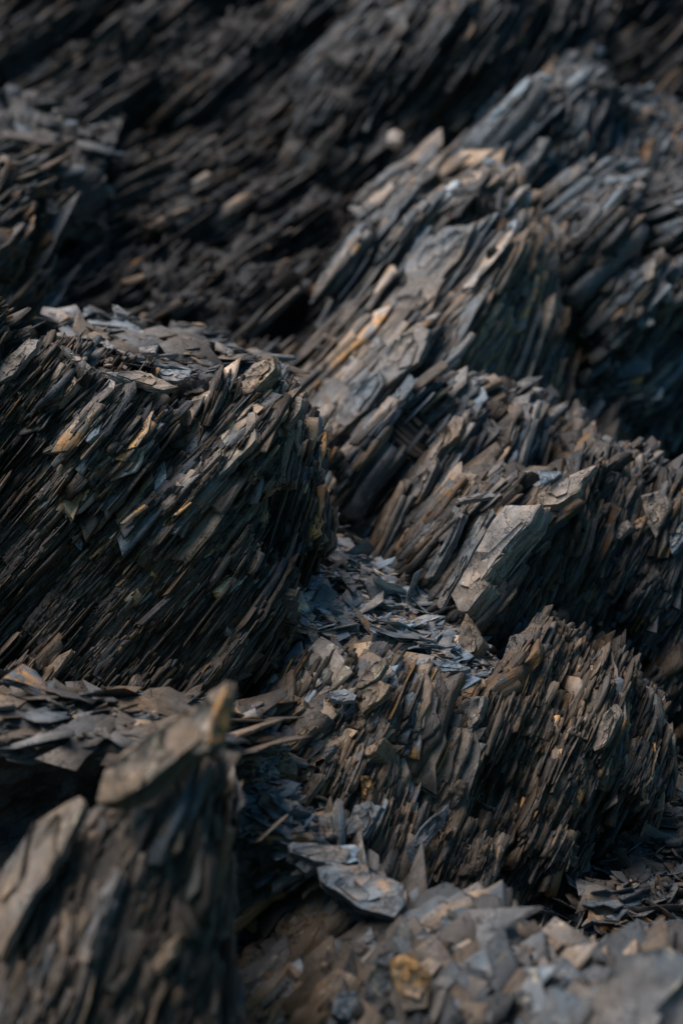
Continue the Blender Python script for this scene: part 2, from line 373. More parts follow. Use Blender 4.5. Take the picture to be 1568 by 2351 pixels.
def slab(poly, d, nrm, thick, tint, seed, layers=4, rough=.03, sub=3.4, parent=None, name='slate_slab', label=None, mat=None, step=.3, ax=None):
    """a slab whose broad face has the outline POLY; it lies in a real plane through distance D with normal nrm, and is THICK metres thick"""
    rng = np.random.default_rng(seed)
    nrm = norm(np.asarray(nrm, float)); P2 = np.array(poly, float); c = P2.mean(0)
    P0 = at(c[0], c[1], d)
    if nrm @ (P0 - CAM) > 0: nrm = -nrm
    pts = []
    for px, py in P2:
        r = ray(px, py); k = ((P0 - CAM) @ nrm) / (r @ nrm); pts.append(CAM + r * k)
    pts = np.array(pts)
    e = pts[1] - pts[0] if ax is None else np.asarray(ax, float)
    a = norm(e - nrm * (e @ nrm)); b = np.cross(nrm, a)
    o2 = np.stack([(pts - P0) @ a, (pts - P0) @ b], 1)
    size = np.ptp(o2, axis=0).max()
    # finer, ragged outline
    fine = []
    for i in range(len(o2)):
        p, q = o2[i], o2[(i + 1) % len(o2)]
        ln = np.linalg.norm(q - p); k = max(2, int(ln / size * sub * 3.2))
        nn = np.array([-(q - p)[1], (q - p)[0]]) / (ln + 1e-9)
        for j in range(k):
            f = j / k
            fine.append(p + (q - p) * (f + (rng.uniform(-.3, .3) / k if j else 0)) + nn * (rng.normal(0, rough * size * .35) if j else 0))
    o2 = np.array(fine); K = len(o2); cen = o2.mean(0)
    V, Q, Tq = [], [], []
    # rim: ragged laminae one under the other
    nl = layers * 2 + 1
    jit = np.zeros((K, 2)); zs = np.concatenate([[0], -np.sort(rng.uniform(.06, .94, nl - 2)), [-1]]) * thick
    out = norm(o2 - cen)
    for l in range(nl):
        if l: jit = rng.normal(0, .010 * size, 2) * (l % 2) + out * rng.normal(-.004 * size, .011 * size, (K, 1))
        if l == nl - 1: jit = jit - out * .02 * size
        for i, (x, y) in enumerate(o2 + jit):
            V.append((x, y, zs[l] * (1 + rng.normal(0, .02)) if l else 0.0))
    for l in range(nl - 1):
        for k in range(K):
            k2 = (k + 1) % K
            Q.append((l * K + k, l * K + k2, (l + 1) * K + k2, (l + 1) * K + k))
    # broad face: cleaved in shallow steps
    area = .5 * np.sum(o2[:, 0] * np.roll(o2[:, 1], -1) - o2[:, 1] * np.roll(o2[:, 0], -1))
    lo, hi = o2.min(0), o2.max(0)
    gp = rng.uniform(lo, hi, (260, 2)); ins = []
    for p in gp:
        x0, y0 = o2[:, 0], o2[:, 1]; x1, y1 = np.roll(x0, -1), np.roll(y0, -1)
        cr = ((y0 > p[1]) != (y1 > p[1])) & (p[0] < (x1 - x0) * (p[1] - y0) / (y1 - y0 + 1e-12) + x0)
        if cr.sum() % 2 and np.min(np.linalg.norm(o2 - p, axis=1)) > size * .018: ins.append(p)
    allp = [Vector((float(x), float(y))) for x, y in list(o2) + ins]
    vo, _, fo, ov, _, _ = geometry.delaunay_2d_cdt(allp, [], [list(range(K))], 1, 1e-7)
    s0 = len(V)
    for i, p in enumerate(vo):
        src = ov[i][0] if len(ov[i]) else -1
        if 0 <= src < K: z = 0.0
        else:
            u_, v_ = p.x / size, p.y / size
            ph = v_ * 5.0 + 1.2 * math.sin(u_ * 5 + seed) + .5 * math.sin(u_ * 17 + seed * 2)
            z = (hsh(np.floor([ph + seed]), np.floor([u_ * 1.7 + hsh(np.floor([ph]), np.array([seed]))[0] * 5]))[0] - .45) * min(.3 * thick, .012 * 1.2) + rng.normal(0, .0007)
        V.append((p.x, p.y, z))
    for f in fo:
        for j in range(1, len(f) - 1): Tq.append((s0 + f[0], s0 + f[j], s0 + f[j + 1]))
    for k in range(1, K - 1): Tq.append(((nl - 1) * K, (nl - 1) * K + k + 1, (nl - 1) * K + k))
    # thin leaves of slate still clinging to the broad face
    ext = np.ptp(o2, axis=0)
    for q_ in range(3):
        hh = rng.uniform(.0015, .0045) * min(1.5, size / .12); m_ = 11
        cc = cen + rng.uniform(-.22, .22, 2) * ext; sa = rng.uniform(.14, .34, 2) * ext
        sa[0] = max(sa[0], sa[1] * 1.2) if ext[0] > ext[1] else sa[0]
        an = np.sort(rng.uniform(0, 2 * math.pi, m_)); rr = rng.uniform(.65, 1.1, m_)
        ol = cc + np.stack([np.cos(an) * rr * sa[0], np.sin(an) * rr * sa[1]], 1)
        # keep the leaf inside the slab
        for _ in range(8):
            bad = []
            for i_, p in enumerate(ol):
                x0, y0 = o2[:, 0], o2[:, 1]; x1, y1 = np.roll(x0, -1), np.roll(y0, -1)
                cr = ((y0 > p[1]) != (y1 > p[1])) & (p[0] < (x1 - x0) * (p[1] - y0) / (y1 - y0 + 1e-12) + x0)
                if cr.sum() % 2 == 0: bad.append(i_)
            if not bad: break
            for i_ in bad: ol[i_] = cen + (ol[i_] - cen) * .8
        s1 = len(V)
        for zz, sc in ((-.003, 1.02), (hh, 1.0)):
            for x, y in (ol - cc) * sc + cc: V.append((x, y, zz + rng.normal(0, .0004)))
        for k in range(m_):
            k2 = (k + 1) % m_; Q.append((s1 + k2, s1 + k, s1 + m_ + k, s1 + m_ + k2))
        V.append((cc[0], cc[1], hh * 1.1))
        for k in range(m_): Tq.append((s1 + m_ + k, s1 + m_ + (k + 1) % m_, s1 + 2 * m_))
    V = np.array(V)
    W = V[:, 0:1] * a + V[:, 1:2] * b + V[:, 2:3] * nrm
    bed = V + rng.uniform(-9, 9, 3)
    tt = np.repeat(np.array([tint], float), len(V), 0)
    ob = build(name, W if parent is None else W + P0, np.array(Tq), np.array(Q), bed, tt, mat or SLATE, parent)
    if parent is None:
        ob.location = P0
        tag(ob, label, 'slate slab'); ob['kind'] = 'thing'
    elif label: ob['label'] = label
    return ob

# ================================================================== THE LARGE ROCK MASSES
def Y(pts, dy=0, dd=0): return [(x, y + dy, d + dd) for x, y, d in pts]

# the hillside behind everything
hill, hill_s = crag(None, [
    [(-900, -500, 12.0), (0, -520, 11.8), (500, -520, 11.6), (900, -520, 11.6), (1300, -520, 11.6), (2400, -500, 12.0)],
    [(-900, -120, 10.6), (0, -120, 10.3), (500, -120, 10.2), (900, -140, 10.0), (1300, -120, 10.2), (2400, -120, 10.6)],
    [(-900, 180, 9.9), (0, 200, 9.5), (500, 200, 9.4), (900, 180, 9.4), (1300, 200, 9.6), (2400, 200, 9.8)],
    [(-900, 420, 9.2), (0, 420, 8.9), (400, 430, 8.8), (900, 420, 9.0), (1300, 440, 9.2), (2400, 420, 9.3)],
    [(-900, 650, 8.5), (0, 650, 8.2), (400, 660, 8.1), (900, 680, 8.3), (1300, 700, 8.8), (2400, 680, 8.8)],
    [(-900, 820, 7.6), (0, 820, 7.4), (400, 830, 7.5), (900, 930, 7.9), (1300, 930, 8.5), (2400, 900, 8.4)],
    [(-900, 1100, 7.0), (0, 1100, 7.0), (400, 1100, 7.1), (900, 1250, 7.8), (1300, 1250, 8.0), (2400, 1200, 8.0)],
], 44, 10, 24000, 101, size=.15, res=.018, amp=.4, scale=1.4, warm=.45, lum=.34, prot=.02, thick=.045, wr=(.2, .45), bold=.25, base_lum=.5, name='hillside', kind='structure', tj=8)

crag('blurred dark ridge with pale streaked slabs below the upper edge of the cliff', [
    [(720, 60, 10.62), (880, -60, 10.52), (1060, -80, 10.52), (1240, -120, 10.52), (1420, 0, 10.72)],
    [(700, 160, 9.52), (860, 60, 9.42), (1010, 80, 9.22), (1210, -20, 9.12), (1400, 60, 9.52)],
    [(690, 260, 9.32), (840, 190, 9.12), (990, 180, 9.02), (1120, 130, 8.92), (1330, 180, 9.42)],
    [(680, 400, 9.12), (800, 370, 9.02), (960, 370, 9.02), (1130, 320, 8.97), (1300, 330, 9.32)],
    [(700, 560, 9.22), (850, 540, 9.22), (1000, 520, 9.22), (1150, 500, 9.22), (1300, 480, 9.42)],
], 50, 24, 8000, 102, size=.15, res=.014, amp=.5, scale=1.4, warm=.25, lum=.45, prot=.02, base_lum=.5, thick=.035, wr=(.12, .35), tj=5)

crag('blurred ridge of small jagged slabs high on the cliff beside a bluish strip of rock', [
    [(1050, 330, 9.2), (1180, 250, 9.2), (1290, 200, 9.2), (1430, 230, 9.3), (1600, 250, 9.4), (1900, 230, 9.5)],
    [(1050, 430, 8.7), (1150, 320, 8.6), (1260, 250, 8.5), (1420, 300, 8.7), (1600, 320, 8.8), (1900, 300, 9.0)],
    [(1040, 520, 8.6), (1120, 440, 8.4), (1200, 430, 8.3), (1350, 430, 8.5), (1600, 440, 8.6), (1900, 430, 8.8)],
    [(1040, 680, 8.8), (1120, 640, 8.7), (1250, 640, 8.7), (1400, 620, 8.7), (1600, 620, 8.8), (1900, 600, 8.9)],
], 52, 26, 6500, 103, size=.13, res=.014, amp=.5, scale=1.2, warm=.05, lum=1.1, prot=.018, base_lum=.5, thick=.04, wr=(.15, .4))

crag('blurred pale topped ridge with a dark hollow face beneath it, high on the shaded side', [
    [(1150, 560, 8.9), (1250, 500, 8.9), (1400, 430, 8.9), (1560, 480, 8.9), (1750, 430, 9.0), (1950, 430, 9.0)],
    [(1180, 640, 8.2), (1260, 560, 8.1), (1400, 470, 8.1), (1560, 530, 8.1), (1750, 500, 8.2), (1950, 500, 8.4)],
    [(1200, 760, 8.1), (1320, 680, 7.95), (1420, 640, 7.8), (1540, 640, 7.8), (1750, 620, 8.0), (1950, 600, 8.2)],
    [(1280, 880, 8.1), (1360, 800, 7.95), (1430, 790, 7.8), (1540, 760, 8.0), (1750, 760, 8.2), (1950, 760, 8.3)],
    [(1290, 1020, 8.2), (1360, 980, 8.1), (1450, 950, 8.1), (1560, 930, 8.2), (1750, 930, 8.3), (1950, 930, 8.4)],
    [(1300, 1240, 7.9), (1360, 1230, 7.9), (1450, 1230, 7.9), (1560, 1230, 8.0), (1750, 1230, 8.0), (1950, 1200, 8.0)],
], 50, 26, 8500, 104, size=.12, res=.012, amp=.6, scale=1.2, warm=.25, lum=1.1, prot=.022, base_lum=.5, rust=.03, thick=.04, wr=(.15, .4))

crag('small blurred outcrop of fine ochre layers at the frame edge above the ledge', [
    [(-400, 430, 8.3), (-100, 380, 8.3), (60, 390, 8.3), (150, 480, 8.3)],
    [(-400, 470, 7.6), (-100, 410, 7.6), (30, 420, 7.6), (110, 500, 7.8)],
    [(-400, 600, 7.5), (-100, 560, 7.4), (20, 560, 7.4), (90, 620, 7.7)],
    [(-400, 820, 7.5), (-100, 800, 7.5), (20, 780, 7.5), (90, 800, 7.7)],
], 42, 16, 1800, 105, size=.13, res=.012, amp=.35, warm=.6, lum=.7, rust=.3, thick=.045)

crag('broad ridge with a long pale bedding surface climbing to its crest above the gully', [
    [(880, 440, 8.9), (1000, 410, 8.9), (1110, 420, 8.8), (1240, 520, 8.8), (1330, 620, 8.9), (1460, 720, 8.9)],
    [(820, 560, 8.0), (950, 490, 7.85), (1100, 450, 7.7), (1190, 540, 7.6), (1280, 700, 8.0), (1400, 820, 8.4)],
    [(740, 700, 7.85), (870, 650, 7.65), (990, 640, 7.5), (1110, 690, 7.4), (1250, 850, 7.75), (1400, 980, 8.2)],
    [(640, 850, 7.6), (780, 830, 7.45), (890, 830, 7.3), (990, 880, 7.2), (1170, 990, 7.5), (1400, 1110, 7.9)],
    [(620, 1040, 7.4), (720, 1020, 7.25), (820, 1010, 7.15), (910, 1040, 7.05), (1090, 1120, 7.3), (1350, 1220, 7.7)],
    [(620, 1300, 7.2), (700, 1270, 7.05), (780, 1250, 6.95), (860, 1260, 6.9), (1050, 1300, 7.1), (1250, 1400, 7.4)],
    [(620, 1500, 7.1), (700, 1500, 7.0), (780, 1500, 6.95), (860, 1500, 6.9), (1050, 1500, 7.0), (1250, 1550, 7.3)],
], 51, 19, 11000, 106, size=.14, res=.007, amp=.4, base_lum=.5, scale=1.1, warm=.5, lum=1.3, prot=.022, thick=.038, rust=.03, tj=6, wr=(.25, .55), bold=.3)

crag('lower shoulder of slabs with a squared off top, between the pale ridge and the gully', [
    [(900, 1030, 7.5), (1020, 980, 7.5), (1120, 980, 7.5), (1200, 1030, 7.5), (1320, 1100, 7.6)],
    [(880, 1060, 7.0), (1010, 955, 6.9), (1110, 970, 6.85), (1180, 1010, 6.95), (1270, 1090, 7.2)],
    [(840, 1150, 6.95), (930, 1090, 6.8), (1010, 1090, 6.72), (1110, 1160, 6.85), (1230, 1200, 7.1)],
    [(790, 1240, 6.9), (860, 1220, 6.75), (940, 1230, 6.68), (1040, 1280, 6.8), (1150, 1320, 7.0)],
    [(760, 1380, 6.9), (830, 1370, 6.75), (930, 1380, 6.7), (1060, 1420, 6.75), (1150, 1450, 6.9)],
], 53, 20, 5000, 107, size=.10, base_lum=.5, res=.008, amp=.75, wr=(.25, .5), tj=5, warm=.48, lum=1.05, prot=.02, thick=.042, rust=.03)

crag('dark crag with a straight pale pillar and flat capping slabs', [
    [(980, 1180, 7.2), (1080, 1130, 7.2), (1180, 1090, 7.2), (1300, 1040, 7.2), (1420, 1070, 7.2), (1560, 1130, 7.2), (1850, 1150, 7.2)],
    [(1030, 1210, 6.7), (1100, 1150, 6.65), (1200, 1120, 6.6), (1330, 1070, 6.6), (1420, 1110, 6.65), (1540, 1150, 6.7), (1850, 1180, 6.7)],
    [(1000, 1290, 6.6), (1080, 1230, 6.5), (1230, 1180, 6.38), (1330, 1220, 6.55), (1430, 1240, 6.6), (1560, 1270, 6.6), (1850, 1300, 6.6)],
    [(960, 1380, 6.5), (1040, 1330, 6.4), (1150, 1320, 6.28), (1290, 1400, 6.5), (1420, 1450, 6.55), (1560, 1470, 6.5), (1850, 1500, 6.6)],
    [(940, 1460, 6.45), (1010, 1430, 6.35), (1090, 1440, 6.25), (1240, 1550, 6.48), (1420, 1600, 6.55), (1560, 1650, 6.5), (1850, 1650, 6.6)],
    [(940, 1620, 6.5), (1040, 1620, 6.45), (1150, 1680, 6.5), (1300, 1760, 6.6), (1420, 1800, 6.65), (1560, 1850, 6.6), (1850, 1850, 6.6)],
    [(940, 1820, 6.5), (1040, 1820, 6.45), (1150, 1860, 6.5), (1300, 1900, 6.6), (1420, 1960, 6.65), (1560, 2000, 6.6), (1850, 2000, 6.6)],
], 50, 24, 14000, 108, size=.09, beds=.36, res=.006, amp=.45, warm=.5, lum=.58, prot=.008, base_lum=.8, thick=.045, wr=(.2, .5))

main, main_s = crag('large dark crag of tilted thin slate layers ending in an upright edge over the gully', [
    [(-400, 860, 7), (60, 900, 7), (230, 960, 7), (380, 1020, 6.9), (495, 1000, 6.9), (580, 960, 6.9), (655, 980, 6.9), (740, 1100, 6.9)],
    [(-400, 760, 6.3), (20, 775, 6.25), (130, 790, 6.2), (235, 895, 6.12), (375, 1035, 6.03), (470, 950, 6.05), (580, 835, 6.08), (660, 960, 6.5)],
    [(-400, 900, 6.2), (0, 920, 6.1), (130, 960, 6.05), (260, 1020, 5.98), (385, 1110, 5.92), (500, 1040, 5.95), (625, 960, 6.05), (685, 1080, 6.5)],
    [(-400, 1100, 6.15), (0, 1110, 6.05), (150, 1130, 5.98), (300, 1170, 5.92), (425, 1200, 5.9), (540, 1170, 5.92), (650, 1130, 6), (690, 1200, 6.5)],
    [(-400, 1300, 6.1), (0, 1300, 6), (150, 1300, 5.95), (300, 1310, 5.9), (425, 1310, 5.88), (540, 1300, 5.9), (645, 1280, 6), (685, 1340, 6.5)],
    [(-400, 1480, 6.05), (0, 1470, 5.95), (150, 1460, 5.92), (290, 1450, 5.9), (405, 1440, 5.88), (510, 1430, 5.9), (605, 1420, 5.98), (660, 1480, 6.5)],
    [(-400, 1640, 6), (0, 1640, 5.92), (120, 1640, 5.9), (250, 1650, 5.88), (355, 1650, 5.86), (450, 1640, 5.9), (535, 1580, 5.98), (620, 1600, 6.5)],
    [(-400, 1850, 6), (0, 1850, 5.92), (120, 1850, 5.9), (250, 1850, 5.88), (355, 1850, 5.86), (450, 1840, 5.9), (525, 1780, 5.98), (600, 1750, 6.4)],
], 50, 9, 24000, 109, size=.075, res=.004, warm=.85, lum=.66, prot=.0035, tj=4, beds=.36, thick=.036, amp=.42, wr=(.3, .6), bold=.12, sp=.3, base_lum=1)

mid, mid_s = crag('ribbed dark crag with a broken brownish shoulder of slabs below the central gully', [
    [(520, 1580, 6.6), (640, 1520, 6.6), (760, 1490, 6.6), (890, 1520, 6.6), (1030, 1580, 6.6), (1130, 1560, 6.6), (1250, 1440, 6.6), (1380, 1500, 6.6), (1500, 1620, 6.7), (1600, 1800, 6.7)],
    [(540, 1640, 6.1), (650, 1580, 6.0), (760, 1530, 5.97), (880, 1560, 5.95), (1000, 1620, 5.93), (1110, 1620, 5.95), (1230, 1420, 6.15), (1370, 1490, 6.15), (1470, 1600, 6.2), (1520, 1760, 6.55)],
    [(535, 1700, 6.0), (650, 1630, 5.95), (760, 1610, 5.9), (870, 1620, 5.85), (980, 1670, 5.85), (1100, 1690, 5.85), (1220, 1580, 5.98), (1350, 1630, 5.98), (1455, 1720, 6.05), (1500, 1850, 6.45)],
    [(535, 1790, 5.85), (640, 1750, 5.82), (750, 1750, 5.78), (860, 1770, 5.75), (970, 1820, 5.78), (1080, 1840, 5.78), (1200, 1780, 5.85), (1330, 1800, 5.9), (1435, 1830, 5.95), (1470, 1930, 6.3)],
    [(535, 1880, 5.7), (640, 1860, 5.68), (750, 1870, 5.65), (860, 1900, 5.65), (960, 1950, 5.7), (1060, 1980, 5.7), (1160, 1970, 5.75), (1270, 1960, 5.8), (1370, 1960, 5.9), (1400, 2040, 6.1)],
    [(535, 2000, 5.65), (640, 2000, 5.62), (750, 2010, 5.6), (860, 2050, 5.6), (960, 2090, 5.65), (1060, 2110, 5.65), (1150, 2120, 5.7), (1230, 2110, 5.75), (1280, 2120, 5.85), (1320, 2160, 6.0)],
    [(535, 2200, 5.65), (640, 2200, 5.62), (750, 2200, 5.6), (860, 2240, 5.6), (960, 2270, 5.6), (1060, 2290, 5.6), (1150, 2300, 5.65), (1230, 2300, 5.7), (1270, 2300, 5.75), (1320, 2320, 5.9)],
], 58, 8, 22000, 110, size=.07, beds=.36, res=.004, amp=.45, warm=.88, lum=.68, prot=.004, tj=5, thick=.04, wr=(.3, .6), bold=.13, sp=.3, base_lum=1)

_r = np.random.default_rng(77)
#               beds whose broad upper sides catch the light, tinted paler to look lit
cover(hill, hill_s, bedding(44, 28), 1500, _r, .13, 1, .7, .95, .06, .12, 6, .06, (.14, .3), .6, .8, 30, .1, 1)
cover(main, main_s, bedding(46, 32), 420, _r, .11, 1, .7, 1.7, .022, .05, 7, .05, (.25, .5), .5, .6, 31, .13, .42, .28, .95)
cover(main, main_s, bedding(49, 28), 620, _r, .06, 1, .8, 1.9, .012, .25, 6, .06, (.15, .3), .5, .6, 32, .35, .95, .25, .95)
cover(main, main_s, bedding(55, 30), 260, _r, .07, 1, .8, 1.0, .014, .15, 10, .08, (.3, .6), .5, .6, 33, .12, .7, .78, .97)
cover(mid, mid_s, bedding(50, 42), 1500, _r, .085, 1, .75, 1.6, .03, .12, 9, .06, (.35, .65), .6, .7, 34, .14, .55, .03, .52)
cover(mid, mid_s, bedding(56, 30), 520, _r, .07, 1, .85, 1.1, .014, .2, 9, .07, (.25, .5), .5, .5, 35, .14, .45, .5, .97)
cover(mid, mid_s, bedding(57, 27), 520, _r, .06, 1, .85, 1.8, .012, .3, 6, .06, (.15, .3), .5, .6, 36, .4, .95, .3, .95)

fore, fore_s = crag('blurred pale crest of broken slabs along the bottom of the picture', [
    [(480, 1860, 6.0), (620, 1920, 6.0), (760, 2020, 5.9), (920, 2130, 5.8), (1080, 2200, 5.6), (1220, 2270, 5.5), (1400, 2290, 5.4), (1800, 2250, 5.4)],
    [(490, 1900, 5.5), (640, 1955, 5.45), (780, 2010, 5.35), (930, 2090, 5.28), (1080, 2120, 5.15), (1220, 2190, 5.0), (1400, 2215, 4.9), (1800, 2190, 4.8)],
    [(490, 2010, 5.62), (640, 2030, 5.6), (770, 2080, 5.45), (920, 2140, 5.2), (1070, 2180, 5.02), (1220, 2240, 4.88), (1400, 2270, 4.75), (1800, 2250, 4.65)],
    [(490, 2120, 5.58), (640, 2130, 5.55), (750, 2160, 5.35), (890, 2210, 5.08), (1060, 2250, 4.9), (1220, 2300, 4.75), (1400, 2330, 4.62), (1800, 2320, 4.5)],
    [(490, 2280, 5.3), (640, 2270, 5.2), (750, 2280, 5.05), (880, 2310, 4.9), (1060, 2350, 4.78), (1220, 2400, 4.62), (1400, 2420, 4.5), (1800, 2420, 4.4)],
    [(490, 2600, 4.9), (640, 2600, 4.9), (750, 2600, 4.8), (880, 2600, 4.7), (1060, 2600, 4.6), (1220, 2600, 4.5), (1400, 2600, 4.4), (1800, 2600, 4.3)],
], 62, 28, 3200, 111, size=.11, res=.005, scale=.8, amp=.3, warm=.45, lum=.85, prot=.012, rust=.04, thick=.05, wr=(.4, .8), tj=8, point=.12)

near, near_s = crag('near blurred spire of upright slate layers rising to a pointed tip', [
    [(-500, 2180, 5.3), (0, 2080, 5.3), (170, 1980, 5.25), (300, 1900, 5.2), (410, 1820, 5.15), (490, 1820, 5.2), (560, 1950, 5.3)],
    [(-500, 2150, 4.8), (0, 2030, 4.75), (150, 1910, 4.72), (280, 1810, 4.68), (400, 1730, 4.64), (478, 1720, 4.66), (505, 1860, 4.95)],
    [(-500, 2230, 4.7), (-20, 2100, 4.64), (130, 2000, 4.6), (260, 1910, 4.56), (390, 1830, 4.54), (480, 1820, 4.6), (510, 1950, 4.95)],
    [(-500, 2300, 4.64), (-20, 2210, 4.58), (110, 2140, 4.54), (240, 2070, 4.5), (370, 2000, 4.5), (482, 1990, 4.56), (520, 2080, 4.9)],
    [(-500, 2400, 4.6), (-20, 2350, 4.52), (100, 2290, 4.48), (230, 2240, 4.46), (360, 2190, 4.46), (486, 2190, 4.52), (535, 2230, 4.85)],
    [(-500, 2600, 4.5), (-20, 2560, 4.45), (100, 2540, 4.42), (230, 2520, 4.4), (370, 2520, 4.4), (500, 2520, 4.46), (570, 2500, 4.75)],
], 62, 24, 5200, 112, size=.10, res=.005, scale=.8, amp=.12, warm=.9, lum=.62, prot=.006, rust=0, tj=4, thick=.04, wr=(.2, .5), bold=.2, sp=.35, base_lum=1, beds=.36)

# ------------------------------------------------------------------ ledges and gullies, and the scree in them
def ledge(rows, seed, name='slope', res=.012):
    bs = bedding(20, 40)
    sh = loft(rows, bs, res, .35, .6, seed)
    nv = len(sh['V'])
    tint = np.stack([np.full(nv, .4), np.full(nv, .5), np.zeros(nv)], 1)
    o = build(name, sh['V'], np.zeros((0, 3)), sh['Q'][:, ::-1], sh['q'], tint, SCREE); o['kind'] = 'structure'
    return sh
gully = ledge([
    [(640, 1180, 7.2), (760, 1220, 7.15), (860, 1270, 7.05), (980, 1350, 6.9), (1080, 1430, 6.8)],
    [(640, 1270, 6.6), (750, 1290, 6.55), (860, 1330, 6.5), (960, 1390, 6.45), (1060, 1460, 6.35)],
    [(640, 1370, 6.28), (750, 1390, 6.24), (870, 1430, 6.2), (990, 1480, 6.15), (1110, 1530, 6.12)],
    [(640, 1440, 6.08), (750, 1460, 6.03), (870, 1500, 6.0), (990, 1555, 5.98), (1110, 1600, 5.98)],
    [(640, 1620, 6.15), (750, 1620, 6.1), (870, 1650, 6.08), (990, 1690, 6.05), (1120, 1720, 6.05)],
], 201, 'gully_floor')
shelf = ledge([
    [(-400, 1540, 5.95), (50, 1590, 5.92), (250, 1640, 5.9), (430, 1650, 5.9), (580, 1640, 5.9)],
    [(-400, 1610, 5.6), (50, 1640, 5.55), (250, 1670, 5.5), (430, 1680, 5.5), (580, 1680, 5.55)],
    [(-400, 1670, 5.35), (50, 1690, 5.3), (230, 1720, 5.3), (420, 1740, 5.3), (580, 1750, 5.35)],
    [(-400, 1860, 5.5), (50, 1850, 5.5), (230, 1850, 5.5), (420, 1850, 5.5), (580, 1850, 5.5)],
    [(-400, 2100, 5.4), (50, 2100, 5.4), (230, 2100, 5.4), (420, 2100, 5.4), (580, 2100, 5.4)],
], 202, 'rock_shelf')
chute = ledge([
    [(480, 1620, 6.05), (570, 1620, 6.02), (650, 1660, 6.0), (720, 1720, 5.95)],
    [(490, 1700, 5.8), (580, 1710, 5.78), (660, 1760, 5.74), (740, 1830, 5.72)],
    [(500, 1790, 5.6), (590, 1810, 5.58), (670, 1860, 5.54), (760, 1930, 5.54)],
    [(510, 1880, 5.42), (600, 1910, 5.4), (690, 1950, 5.38), (800, 2020, 5.36)],
    [(510, 1990, 5.45), (600, 2010, 5.45), (690, 2050, 5.42), (800, 2120, 5.4)],
], 203, 'scree_slope')
basin = ledge([
    [(1420, 1760, 6.6), (1480, 1740, 6.6), (1560, 1700, 6.6), (1850, 1650, 6.7)],
    [(1340, 1920, 6.25), (1430, 1900, 6.2), (1540, 1850, 6.25), (1850, 1830, 6.3)],
    [(1250, 2040, 5.95), (1360, 2030, 5.9), (1500, 2000, 5.9), (1850, 1980, 5.9)],
    [(1190, 2130, 5.7), (1320, 2130, 5.65), (1500, 2110, 5.6), (1850, 2100, 5.6)],
    [(1160, 2280, 5.5), (1320, 2280, 5.45), (1500, 2270, 5.4), (1850, 2260, 5.4)],
], 204, 'basin_floor')
top_ledge = ledge([
    [(120, 720, 7.3), (260, 750, 7.2), (400, 770, 7.1), (560, 800, 7.0), (640, 830, 7.0)],
    [(150, 790, 6.7), (270, 820, 6.6), (400, 840, 6.55), (540, 850, 6.55), (620, 870, 6.6)],
    [(190, 880, 6.3), (280, 900, 6.25), (400, 920, 6.2), (500, 930, 6.2), (600, 930, 6.3)],
    [(200, 1050, 6.3), (290, 1080, 6.25), (400, 1100, 6.2), (500, 1080, 6.2), (600, 1050, 6.3)],
], 205, 'ledge')
far_ledge = ledge([
    [(-300, 190, 9.2), (0, 210, 9.1), (120, 230, 9.1), (280, 280, 9.2)],
    [(-300, 290, 8.5), (0, 300, 8.4), (120, 310, 8.4), (260, 340, 8.5)],
    [(-300, 340, 8.2), (0, 350, 8.15), (110, 370, 8.2), (240, 400, 8.3)],
    [(-300, 520, 8.2), (0, 540, 8.2), (110, 540, 8.2), (240, 560, 8.3)],
], 206, 'far_ledge')
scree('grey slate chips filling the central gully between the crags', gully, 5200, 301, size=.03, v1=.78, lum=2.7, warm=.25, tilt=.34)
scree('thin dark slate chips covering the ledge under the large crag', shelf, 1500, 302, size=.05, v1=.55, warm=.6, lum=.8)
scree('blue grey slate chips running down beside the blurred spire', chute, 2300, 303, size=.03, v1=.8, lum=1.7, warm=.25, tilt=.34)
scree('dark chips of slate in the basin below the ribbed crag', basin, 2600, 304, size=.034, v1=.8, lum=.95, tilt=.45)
scree('flat chips on the ledge at the top of the large crag', top_ledge, 500, 305, size=.05, v1=.7)
scree('blurred chips of slate on the far ledge high up the slope', far_ledge, 60, 306, size=.07, v1=.7, lum=.9, warm=.2)

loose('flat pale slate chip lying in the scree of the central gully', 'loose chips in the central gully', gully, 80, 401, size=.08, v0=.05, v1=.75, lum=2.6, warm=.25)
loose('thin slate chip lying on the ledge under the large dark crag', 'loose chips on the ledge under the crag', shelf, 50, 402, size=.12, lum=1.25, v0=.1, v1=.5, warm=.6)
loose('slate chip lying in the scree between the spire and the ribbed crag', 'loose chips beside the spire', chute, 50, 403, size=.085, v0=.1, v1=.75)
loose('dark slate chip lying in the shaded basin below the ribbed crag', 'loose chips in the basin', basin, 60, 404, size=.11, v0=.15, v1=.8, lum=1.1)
loose('slate chip lying on the high ledge of the large dark crag', 'loose chips on the crag top', top_ledge, 22, 405, size=.13, v0=.15, v1=.65, lum=1.8)
loose('blurred slate chip on the far ledge high up the slope', 'loose chips on the far ledge', far_ledge, 7, 406, size=.11, v0=.2, v1=.7)

